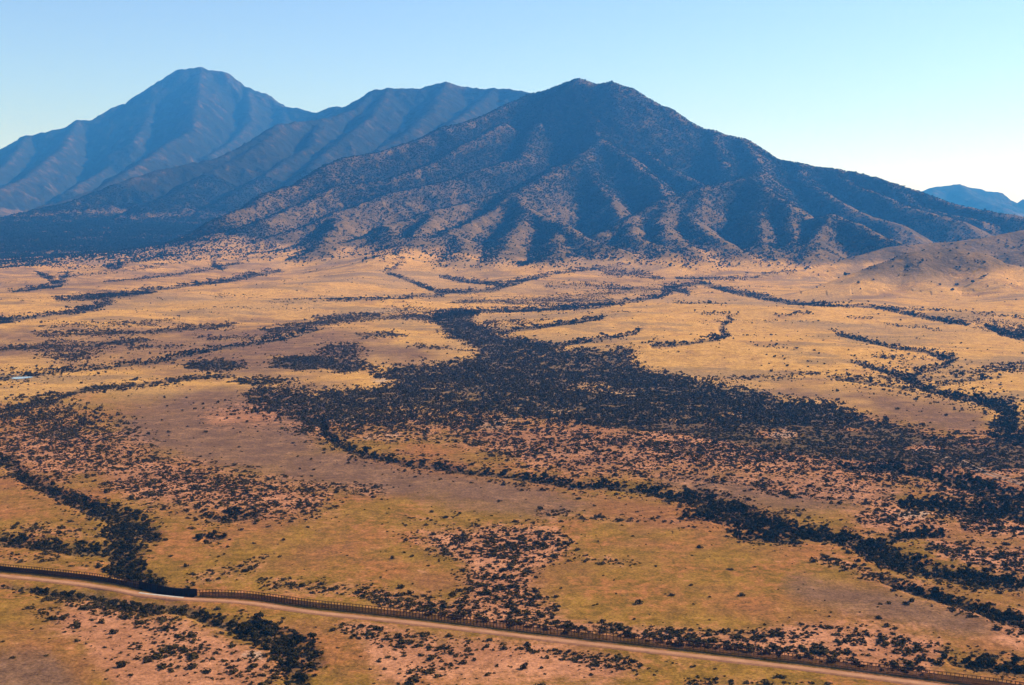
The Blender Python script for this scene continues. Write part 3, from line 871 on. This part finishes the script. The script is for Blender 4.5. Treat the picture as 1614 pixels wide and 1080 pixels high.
def build_pond():
    m, n, b = new_mat('still water')
    b.inputs['Base Color'].default_value = (0.30, 0.28, 0.24, 1)
    b.inputs['Roughness'].default_value = 0.12
    b.inputs['Specular IOR Level'].default_value = 0.6
    cx, cy = on_plane(34, 596)
    zc = ground_z(cx, cy) + 1.1
    V = [(0, 0, 0)]
    rnd = random.Random(4)
    for i in range(28):
        a = i / 28 * 2 * math.pi
        k = 1 + 0.18 * math.sin(2 * a + 1) + 0.12 * math.sin(3 * a) + rnd.uniform(-.04, .04)
        V.append((10 * k * math.cos(a), 12 * k * math.sin(a), 0))
    o = mesh_object('pond', V, [(0, i + 1, (i + 1) % 28 + 1) for i in range(28)], m)
    o.location = (cx, cy, zc)
    tag(o, 'small glinting stock pond in the left wash', 'pond', kind='structure')


build_pond()

# ------------------------------------------------------------------ border fence
M_RUST = plain_material('rusted steel', (0.030, 0.013, 0.007), (0.060, 0.025, 0.013), 1.5, 0.75, 0.2)
M_DARK = plain_material('dark weathered steel', (0.012, 0.007, 0.005), (0.024, 0.013, 0.009), 1.2, 0.7, 0.3)


def box_mesh(name, sx, sy, sz, mat, z0=0.0):
    me = bpy.data.meshes.new(name)
    v = [(x * sx / 2, y * sy / 2, z0 + z * sz) for z in (0, 1) for y in (-1, 1) for x in (-1, 1)]
    v += [(0, 0, z0 + sz + min(sx, sy) * 0.4)]
    me.from_pydata(v, [], [(0, 2, 3, 1), (0, 1, 5, 4), (2, 6, 7, 3), (0, 4, 6, 2), (1, 3, 7, 5), (4, 5, 8), (5, 7, 8), (7, 6, 8), (6, 4, 8)])
    me.materials.append(mat)
    return me


def bars(name, segs, mat, parent):
    """many straight square bars ((p, q, half width)) joined in one part"""
    V, Fc = [], []
    for p, q, hw in segs:
        p, q = np.array(p, float), np.array(q, float)
        t = (q - p) / np.linalg.norm(q - p)
        u = np.cross(t, (0, 0, 1)) if abs(t[2]) < 0.9 else np.cross(t, (0, 1, 0))
        u /= np.linalg.norm(u)
        v = np.cross(t, u)
        b = len(V)
        for c in (p, q):
            for su, sv_ in ((-1, -1), (1, -1), (1, 1), (-1, 1)):
                V.append(c + (u * su + v * sv_) * hw)
        for i in range(4):
            j = (i + 1) % 4
            Fc.append((b + i, b + j, b + 4 + j, b + 4 + i))
        Fc += [(b, b + 3, b + 2, b + 1), (b + 4, b + 5, b + 6, b + 7)]
    return mesh_object(name, V, Fc, mat, parent)


def build_fence():
    FP = ground_path(FENCE_PX, 1.7)
    z = np.convolve(np.pad(zs(FP), 5, mode='edge'), np.ones(11) / 11, 'valid')
    T = np.gradient(FP, axis=0)
    yaw = np.arctan2(T[:, 1], T[:, 0])
    fx, _, dep = proj(FP[:, 0], FP[:, 1], z)
    root = bpy.data.objects.new('border_fence', None)
    root.location = (0, 0, 0)
    col.objects.link(root)
    tag(root, 'rusty steel border fence of posts and rails above the dirt road', 'fence')
    H = 4.3
    gate = (fx > 216) & (fx < 312)
    rnd = random.Random(3)
    pm = box_mesh('post', 0.26, 0.26, H, M_RUST, -0.4)
    order = [i for i in np.argsort(dep) if -8 < fx[i] < 1622][:300]
    keep = set(int(i) for i in order)
    rest, first = [], None
    for i in range(len(FP)):
        x, y, zz = FP[i, 0], FP[i, 1], z[i]
        if i in keep:
            o = bpy.data.objects.new('post', pm)
            col.objects.link(o)
            o.parent = root
            o.location = (x, y, zz)
            o.rotation_euler = (rnd.gauss(0, .008), rnd.gauss(0, .008), yaw[i])
        else:
            rest.append(((x, y, zz - .4), (x, y, zz + H - .4), 0.13))
    bars('far_posts', rest, M_RUST, root)['kind'] = 'stuff'
    for nm, h, hw in (('top_rail', H - 0.5, 0.10), ('middle_rail', 2.55, 0.09), ('bottom_rail', 0.5, 0.09)):
        bars(nm, [((FP[i, 0], FP[i, 1], z[i] + h), (FP[i + 1, 0], FP[i + 1, 1], z[i + 1] + h), hw) for i in range(len(FP) - 1)], M_RUST, root)
    pk = []
    for i in range(len(FP) - 1):
        if gate[i]:
            continue
        for k in range(1, 5):
            t = k / 5
            q = FP[i] * (1 - t) + FP[i + 1] * t
            zz = z[i] * (1 - t) + z[i + 1] * t
            pk.append(((q[0], q[1], zz - 0.3), (q[0], q[1], zz + 2.6), 0.10))
    bars('pickets', pk, M_DARK, root)['kind'] = 'stuff'
    # solid flood gate panels where the fence spans the wash
    gi = np.nonzero(gate)[0]
    for a in gi[:-1:2]:
        b = min(a + 2, gi[-1])
        if b <= a:
            continue
        L = np.hypot(*(FP[b] - FP[a]))
        n = int(L / 0.34)
        segs = []
        for k in range(n):
            t = (k + 0.5) / n
            q = FP[a] * (1 - t) + FP[b] * t
            zz = z[a] * (1 - t) + z[b] * t
            segs.append(((q[0], q[1], zz - 0.6), (q[0], q[1], zz + H + 0.1 + 0.12 * (k % 2)), 0.15))
        o = bars('gate_panel', segs, M_DARK, root)
        o['kind'] = 'stuff'
        o['label'] = 'dark close-set flood gate panel across the wash'


build_fence()

# ------------------------------------------------------------------ plants
M_SHRUB = foliage_material('dark shrub leaves', (0.018, 0.012, 0.003), (0.050, 0.034, 0.009), (0.105, 0.066, 0.020))
M_TREE = foliage_material('dark mesquite leaves', (0.010, 0.008, 0.002), (0.024, 0.019, 0.005), (0.062, 0.046, 0.012))
M_OAK = foliage_material('evergreen oak leaves', (0.013, 0.020, 0.010), (0.023, 0.028, 0.013), (0.032, 0.034, 0.016))
M_BARK = plain_material('grey brown bark', (0.06, 0.042, 0.028), (0.11, 0.08, 0.055), 3.0, 0.95)


def leaf_cloud(rnd, lobes, per, size, flat_=0.55):
    """leaf clumps: small random quads spread through the volume of a few overlapping lobes"""
    V, Fc = [], []
    for (cx, cy, cz, rx, rz) in lobes:
        for _ in range(per):
            d = np.array([rnd.gauss(0, 1) for _ in range(3)])
            d /= np.linalg.norm(d)
            rad = rnd.uniform(0.45, 1.05) ** 0.7
            c = np.array([cx, cy, cz]) + d * rad * np.array([rx, rx, rz])
            if c[2] < 0.03:
                c[2] = 0.03 + rnd.random() * 0.1
            nrm = d * 0.8 + np.array([rnd.gauss(0, .6) for _ in range(3)]) + np.array([0, 0, .3])
            nrm /= np.linalg.norm(nrm)
            u = np.cross(nrm, (rnd.gauss(0, 1), rnd.gauss(0, 1), rnd.gauss(0, 1)))
            u /= np.linalg.norm(u)
            v = np.cross(nrm, u)
            s = size * rnd.uniform(0.6, 1.3)
            b = len(V)
            k = rnd.uniform(0.55, 1.0)
            for a_, b_ in ((-1, -.4), (-.2, -1), (.9, -.5), (.7, .8), (-.5, 1)):
                V.append(c + u * s * a_ + v * s * b_ * k + nrm * s * rnd.uniform(-.2, .2))
            Fc.append((b, b + 1, b + 2, b + 3, b + 4))
    return V, Fc


def limb(V, Fc, p, q, r0, r1, n=5):
    p, q = np.array(p, float), np.array(q, float)
    t = (q - p) / np.linalg.norm(q - p)
    u = np.cross(t, (1, 0.2, 0))
    u /= np.linalg.norm(u)
    v = np.cross(t, u)
    b = len(V)
    for c, r_ in ((p, r0), (q, r1)):
        for i in range(n):
            a = i / n * 2 * math.pi
            V.append(c + (u * math.cos(a) + v * math.sin(a)) * r_)
    for i in range(n):
        j = (i + 1) % n
        Fc.append((b + i, b + j, b + n + j, b + n + i))


def to_mesh(name, V, Fc, mat):
    me = bpy.data.meshes.new(name)
    me.from_pydata([tuple(v) for v in V], [], Fc)
    me.materials.append(mat)
    return me


def shrub_mesh(seed, per=16, size=0.24):
    """unit shrub: about 2 wide, 1.1 high"""
    rnd = random.Random(seed)
    lobes = [(rnd.uniform(-.5, .5), rnd.uniform(-.5, .5), rnd.uniform(.3, .55), rnd.uniform(.4, .65), rnd.uniform(.3, .5)) for _ in range(4)]
    V, Fc = leaf_cloud(rnd, lobes, per, size)
    for _ in range(4):
        a = rnd.uniform(0, 6.28)
        limb(V, Fc, (0, 0, -.15), (.4 * math.cos(a), .4 * math.sin(a), .55), .05, .02, 3)
    return to_mesh('shrub', V, Fc, M_SHRUB)


def tree_meshes(seed, mat, per=26, size=0.2, nl=7, tall=1.0):
    """unit tree: crown about 2 wide, top at about 2.1 * tall"""
    rnd = random.Random(seed)
    lobes, V2, F2 = [], [], []
    limb(V2, F2, (0, 0, -.2), (rnd.uniform(-.1, .1), rnd.uniform(-.1, .1), .6 * tall), .12, .085, 6)
    for i in range(nl):
        a = i / nl * 6.28 + rnd.uniform(-.4, .4)
        rr = rnd.uniform(.25, .72)
        c = (rr * math.cos(a), rr * math.sin(a), rnd.uniform(.75, 1.6) * tall, rnd.uniform(.36, .55), rnd.uniform(.28, .45))
        lobes.append(c)
        limb(V2, F2, (0, 0, .5 * tall), (c[0] * .85, c[1] * .85, c[2]), .06, .02, 4)
    lobes.append((0, 0, 1.45 * tall, .5, .45))
    V, Fc = leaf_cloud(rnd, lobes, per, size)
    return to_mesh('crown', V, Fc, mat), to_mesh('trunk', V2, F2, M_BARK)


def joined_mesh(name, parts):
    me = bpy.data.meshes.new(name)
    V, Fc, mi, mats = [], [], [], []
    for k, p_ in enumerate(parts):
        b = len(V)
        V += [tuple(v.co) for v in p_.vertices]
        Fc += [tuple(b + i for i in q.vertices) for q in p_.polygons]
        mi += [k] * len(p_.polygons)
        mats.append(p_.materials[0])
    me.from_pydata(V, [], Fc)
    for m in mats:
        me.materials.append(m)
    me.polygons.foreach_set('material_index', mi)
    return me


def library(name, meshes):
    c = bpy.data.collections.new(name)
    for i, me in enumerate(meshes):
        c.objects.link(bpy.data.objects.new('%s_kind_%02d' % (name, i), me))
    return c


SHRUBS = [shrub_mesh(100 + i) for i in range(7)]
FARSHRUBS = [shrub_mesh(150 + i, 7, 0.33) for i in range(6)]
TREEKINDS = [tree_meshes(200 + i, M_TREE, tall=(0.75, 0.85, 1.0, 0.8, 0.9, 0.7)[i]) for i in range(6)]
FARTREES = [joined_mesh('far_tree', tree_meshes(250 + i, M_TREE, 7, .36, 5, 0.8)) for i in range(5)]
OAKS = [joined_mesh('oak', tree_meshes(280 + i, M_OAK, 5, .42, 5, 0.85)) for i in range(5)]
rng = np.random.default_rng(7)


def candidates(r0, r1, per_area, amax=27.0):
    am = math.radians(amax)
    n = int(am * (r1 * r1 - r0 * r0) / per_area)
    a = rng.uniform(-am, am, n)
    rr = np.sqrt(rng.uniform(r0 * r0, r1 * r1, n))
    x, y = rr * np.sin(a), rr * np.cos(a)
    z, rise, wd = grid_at(x, y, [TZ, RISE, WOODED])
    qx, qy, dp = proj(x, y, z)
    return x, y, z, qx, qy, dp, rise, wd


def off_road(x, y, lim=7.5):
    ok = np.ones(x.shape, bool)
    m = np.hypot(x, y) < 1000
    xi, yi = x[m], y[m]
    best = np.full(xi.shape, 1e9)
    lx = RP[::3]
    for q in lx:
        best = np.minimum(best, (xi - q[0]) ** 2 + (yi - q[1]) ** 2)
    ok[m] = best > (lim + 3) ** 2
    return ok


def pick(c, prob):
    k = rng.random(len(prob)) < prob
    return [v[k] for v in c]


shr, tre, oak = [], [], []
SCRUB2 = np.maximum(SCRUB * 0.86, blur(TREES, 5) * 0.55 * sstep(520, 640, GY))
for r0, r1, area in [(380, 900, 2.3), (900, 1500, 2.8), (1500, 2500, 3.8), (2500, 4300, 9.0)]:
    c = candidates(r0, r1, area)
    x, y, z, qx, qy, dp, rise, wd = c
    nz = fbm(x / 28.0, y / 28.0, 3, 91)
    nl = fbm(x / 9.0, y / 9.0, 2, 95)
    nb_ = fbm(x / 95.0, y / 95.0, 2, 98)
    on = (qy > 402) & (rise < 20)
    st = fbm(x / 240.0, y / 70.0, 3, 97)
    ks = look(SCRUB2, qx + 30 * nz + 24 * nb_, qy + 8 * nl + 6 * nb_) * np.clip(0.85 + 1.1 * nz + 1.0 * nl + 0.6 * nb_, 0, 1.5)
    ks = ks * np.where(look(SCRUB, qx, qy) > 0.8, 1.0, 1.6)
    ks = np.maximum(ks, (0.005 + 0.02 * (nz > 0.35)) * (1 - 0.6 * sstep(1000, 1600, dp)) + 0.06 * look(SOIL, qx, qy) + 0.14 * sstep(0.22, 0.6, st) * sstep(1400, 2200, dp)) * on
    x, y, z, qx, qy, dp, rise, wd = pick(c, np.clip(ks, 0, 1))
    big = look(SCRUB, qx, qy)
    u = rng.random(len(x))
    wdt = np.exp(rng.normal(0, 0.55, len(x))) * (0.67 + 0.10 * (big > .6) + 0.10 * sstep(900, 1300, dp) - 0.14 * sstep(1500, 2200, dp))
    shr.append(np.stack([x, y, z, qx, qy, dp, np.clip(wdt, 0.28, 2.6)], -1))
for r0, r1, area in [(380, 900, 5.0), (900, 1500, 7.5), (1500, 2500, 7.0), (2500, 4300, 11.0)]:
    c = candidates(r0, r1, area)
    x, y, z, qx, qy, dp, rise, wd = c
    nz = fbm(x / 30.0, y / 30.0, 3, 93)
    on = (qy > 397) & (rise < 30)
    n3 = fbm(x / 11.0, y / 11.0, 2, 94)
    fk = fbm(x / 110.0, y / 110.0, 3, 96)
    kt = np.where(qy < 625, 0.75, 1.0) * look(TREES, qx + 20 * nz, qy + 5 * nz + 3 * n3) * np.clip(0.75 + 1.1 * nz + 0.8 * n3 + 1.4 * fk * sstep(1200, 2600, dp), 0, 1.4) * on
    x, y, z, qx, qy, dp, rise, wd = pick(c, np.clip(kt, 0, 1))
    wdt = np.exp(rng.normal(0, 0.32, len(x))) * (1.1 + 0.12 * sstep(1300, 3200, dp))
    tre.append(np.stack([x, y, z, qx, qy, dp, np.clip(wdt, 0.7, 2.7)], -1))
c = candidates(2600, 7600, 35.0)
x, y, z, qx, qy, dp, rise, wd = c
k = np.clip(wd * 1.15 + 0.02 * (rise > 12), 0, 1)
x, y, z, qx, qy, dp, rise, wd = pick(c, k)
wdt = np.exp(rng.normal(0, 0.32, len(x))) * 2.45
oak = np.stack([x, y, z, qx, qy, dp, np.clip(wdt, 1.2, 6)], -1)
shr, tre = np.concatenate(shr), np.concatenate(tre)
shr, tre = shr[off_road(shr[:, 0], shr[:, 1])], tre[off_road(tre[:, 0], tre[:, 1], 9.5)]


def mass(name, pts, lib, label, cat, zk=(0.75, 1.15), sink=0.1, seed=1):
    """one object that carries very many plants"""
    g = np.random.default_rng(seed)
    n = len(pts)
    me = bpy.data.meshes.new(name)
    me.vertices.add(n)
    P = pts[:, :3].copy()
    P[:, 2] -= sink
    me.vertices.foreach_set('co', P.astype(np.float32).ravel())
    sc = np.stack([pts[:, 6] * g.uniform(.85, 1.2, n), pts[:, 6] * g.uniform(.85, 1.2, n), pts[:, 6] * g.uniform(*zk, n)], -1)
    me.attributes.new('plant_size', 'FLOAT_VECTOR', 'POINT').data.foreach_set('vector', sc.astype(np.float32).ravel())
    rt = np.zeros((n, 3))
    rt[:, 2] = g.uniform(0, 6.283, n)
    me.attributes.new('plant_turn', 'FLOAT_VECTOR', 'POINT').data.foreach_set('vector', rt.astype(np.float32).ravel())
    me.attributes.new('plant_kind', 'INT', 'POINT').data.foreach_set('value', g.integers(0, len(lib.objects), n).astype(np.int32))
    o = bpy.data.objects.new(name, me)
    col.objects.link(o)
    ng = bpy.data.node_groups.new(name, 'GeometryNodeTree')
    ng.interface.new_socket('Geometry', in_out='INPUT', socket_type='NodeSocketGeometry')
    ng.interface.new_socket('Geometry', in_out='OUTPUT', socket_type='NodeSocketGeometry')
    gi, go = ng.nodes.new('NodeGroupInput'), ng.nodes.new('NodeGroupOutput')
    ci = ng.nodes.new('GeometryNodeCollectionInfo')
    ci.inputs['Collection'].default_value = lib
    ci.inputs['Separate Children'].default_value = True
    ci.inputs['Reset Children'].default_value = True
    ip = ng.nodes.new('GeometryNodeInstanceOnPoints')
    ip.inputs['Pick Instance'].default_value = True
    at = []
    for nm, tp in (('plant_size', 'FLOAT_VECTOR'), ('plant_turn', 'FLOAT_VECTOR'), ('plant_kind', 'INT')):
        a = ng.nodes.new('GeometryNodeInputNamedAttribute')
        a.data_type = tp
        a.inputs['Name'].default_value = nm
        at.append(a)
    ng.links.new(gi.outputs[0], ip.inputs['Points'])
    ng.links.new(ci.outputs[0], ip.inputs['Instance'])
    ng.links.new(at[0].outputs[0], ip.inputs['Scale'])
    ng.links.new(at[1].outputs[0], ip.inputs['Rotation'])
    ng.links.new(at[2].outputs[0], ip.inputs['Instance Index'])
    ng.links.new(ip.outputs[0], go.inputs[0])
    md = o.modifiers.new('plants', 'NODES')
    md.node_group = ng
    tag(o, label, cat, kind='stuff')
    return o


LIB_S, LIB_FS = library('shrub', SHRUBS), library('distant_shrub', FARSHRUBS)
LIB_T = library('wash_tree', [joined_mesh('wash_tree', t) for t in TREEKINDS])
LIB_FT, LIB_O = library('distant_tree', FARTREES), library('oak', OAKS)


def in_frame(a):
    return (a[:, 3] > 6) & (a[:, 3] < 1608) & (a[:, 4] > 400) & (a[:, 4] < 1074)


def choose(a, n):
    size = np.where(in_frame(a), a[:, 6] / a[:, 5], 0)
    order = np.argsort(-size)
    return a[order[:n]], a[order[n:]]


shr_one, shr_rest = choose(shr, 300)
tre_one, tre_rest = choose(tre, 240)
nearm = shr_rest[:, 5] < 1150
mass('scrub', shr_rest[nearm], LIB_S, 'dark scrub scattered over the near olive and red ground', 'scrub', (0.6, 1.0), seed=2)
mass('scrub', shr_rest[~nearm], LIB_FS, 'dark belt of scrub across the far valley floor', 'scrub', (0.85, 1.4), seed=3)
nearm = tre_rest[:, 5] < 1150
mass('wash_woodland', tre_rest[nearm], LIB_T, 'dense dark trees filling the near washes', 'trees', (0.8, 1.15), 0.2, 4)
mass('wash_woodland', tre_rest[~nearm], LIB_FT, 'thin dark lines of trees along the far washes', 'trees', (0.8, 1.15), 0.3, 5)
mass('mountain_woodland', oak, LIB_O, 'dark evergreen woodland speckling the mountain slopes', 'woodland', (0.75, 1.05), 0.5, 6)
print('plants', len(shr), len(tre), len(oak))


ORD = ('first second third fourth fifth sixth seventh eighth ninth tenth eleventh twelfth thirteenth fourteenth fifteenth sixteenth seventeenth eighteenth nineteenth twentieth').split()
ORD += ['twenty-' + o for o in ORD[:9]] + ['thirtieth'] + ['thirty-' + o for o in ORD[:9]] + ['fortieth'] + ['forty-' + o for o in ORD[:9]]
COLUMNS = ['at left edge', 'by flood gate', 'right of flood gate', 'well left of middle', 'just left of middle', 'just right of middle', 'well right of middle', 'towards right edge', 'near right edge', 'at right edge']
ROWS = {1: [''], 2: ['far', 'near'], 3: ['far', 'middle', 'near'], 4: ['farthest', 'far', 'near', 'nearest']}


def fence_y(qx):
    fx, fy = zip(*FENCE_PX)
    return float(np.interp(qx, fx, fy))


def shrub_zone(qx, qy):
    d = fence_y(qx) - qy
    return 'shrubs below road' if d < 0 else 'shrubs along fence' if d < 28 else 'shrubs on plain'


def tree_zone(qx, qy):
    d = fence_y(qx) - qy
    if d < 0:
        return 'wash below road'
    if qx < 320:
        return 'wash above fence'
    return 'trees along fence' if d < 40 else 'long middle wash'


def label_all(items, zone, noun, shape):
    """a phrase for each plant: shape, place among its neighbours, zone, part of the picture"""
    cells = {}
    for i, q in enumerate(items):
        cells.setdefault((zone(q[3], q[4]), min(9, int(q[3] / 161.4))), []).append(i)
    out = {}
    for (zn, c), ids in cells.items():
        n = min(4, -(-len(ids) // 9))
        ids.sort(key=lambda i: items[i][4])
        for r_, row in enumerate(np.array_split(np.array(ids), n)):
            for k, i in enumerate(sorted(row.tolist(), key=lambda i: items[i][3])):
                rw = ' in %s row' % ROWS[n][r_] if n > 1 else ''
                out[i] = '%s %s, %s from left%s of %s, %s' % (shape(i), noun, ORD[k], rw, zn, COLUMNS[c])
    return out


rnd = random.Random(9)
shr_h = [rnd.uniform(.65, 1.0) for _ in shr_one]
tre_h = [rnd.uniform(.85, 1.15) for _ in tre_one]
SL = label_all(shr_one, shrub_zone, 'shrub', lambda i: 'low' if shr_h[i] < .8 else 'rounded')
TL = label_all(tre_one, tree_zone, 'tree', lambda i: 'spreading' if tre_h[i] < .97 else 'rounded')
for i, q in enumerate(shr_one):
    o = bpy.data.objects.new('shrub', SHRUBS[i % len(SHRUBS)])
    col.objects.link(o)
    s = q[6]
    o.location = (q[0], q[1], q[2] - 0.1)
    o.rotation_euler = (0, 0, rnd.uniform(0, 6.28))
    o.scale = (s * rnd.uniform(.9, 1.2), s * rnd.uniform(.9, 1.2), s * shr_h[i])
    tag(o, SL[i], 'shrub', 'large shrubs ' + shrub_zone(q[3], q[4]))
for i, q in enumerate(tre_one):
    cr, tr = TREEKINDS[i % len(TREEKINDS)]
    root = bpy.data.objects.new('mesquite_tree', None)
    col.objects.link(root)
    s = q[6]
    root.location = (q[0], q[1], q[2] - 0.2)
    root.rotation_euler = (0, 0, rnd.uniform(0, 6.28))
    root.scale = (s * rnd.uniform(.9, 1.15), s * rnd.uniform(.9, 1.15), s * tre_h[i])
    for nm, me in (('crown', cr), ('trunk', tr)):
        o = bpy.data.objects.new(nm, me)
        col.objects.link(o)
        o.parent = root
    tag(root, TL[i], 'tree', 'trees of the ' + tree_zone(q[3], q[4]))

# ------------------------------------------------------------------ haze: the air between here and the ranges
def build_haze():
    x0, x1, y0, y1 = -19000.0, 19000.0, -3000.0, 19000.0
    z0, z1 = float(TZ.min()) - 1.0, float(TZ.max()) + 40.0
    v = [(x, y, z) for z in (z0, z1) for y in (y0, y1) for x in (x0, x1)]
    f = [(0, 2, 3, 1), (4, 5, 7, 6), (0, 1, 5, 4), (2, 6, 7, 3), (0, 4, 6, 2), (1, 3, 7, 5)]
    me = bpy.data.meshes.new('haze')
    me.from_pydata(v, [], f)
    m = bpy.data.materials.new('haze')
    m.use_nodes = True
    n = m.node_tree
    n.nodes.clear()
    out = n.nodes.new('ShaderNodeOutputMaterial')
    pv = n.nodes.new('ShaderNodeVolumePrincipled')
    pv.inputs['Color'].default_value = HAZE_COLOR + (1.0,)
    pv.inputs['Absorption Color'].default_value = (0.82, 0.82, 0.82, 1.0)
    pv.inputs['Density'].default_value = HAZE_DENSITY
    pv.inputs['Anisotropy'].default_value = 0.2
    n.links.new(pv.outputs[0], out.inputs['Volume'])
    me.materials.append(m)
    o = bpy.data.objects.new('haze', me)
    col.objects.link(o)
    tag(o, 'thin blue haze in the air over the plain', 'haze', kind='stuff')


build_haze()
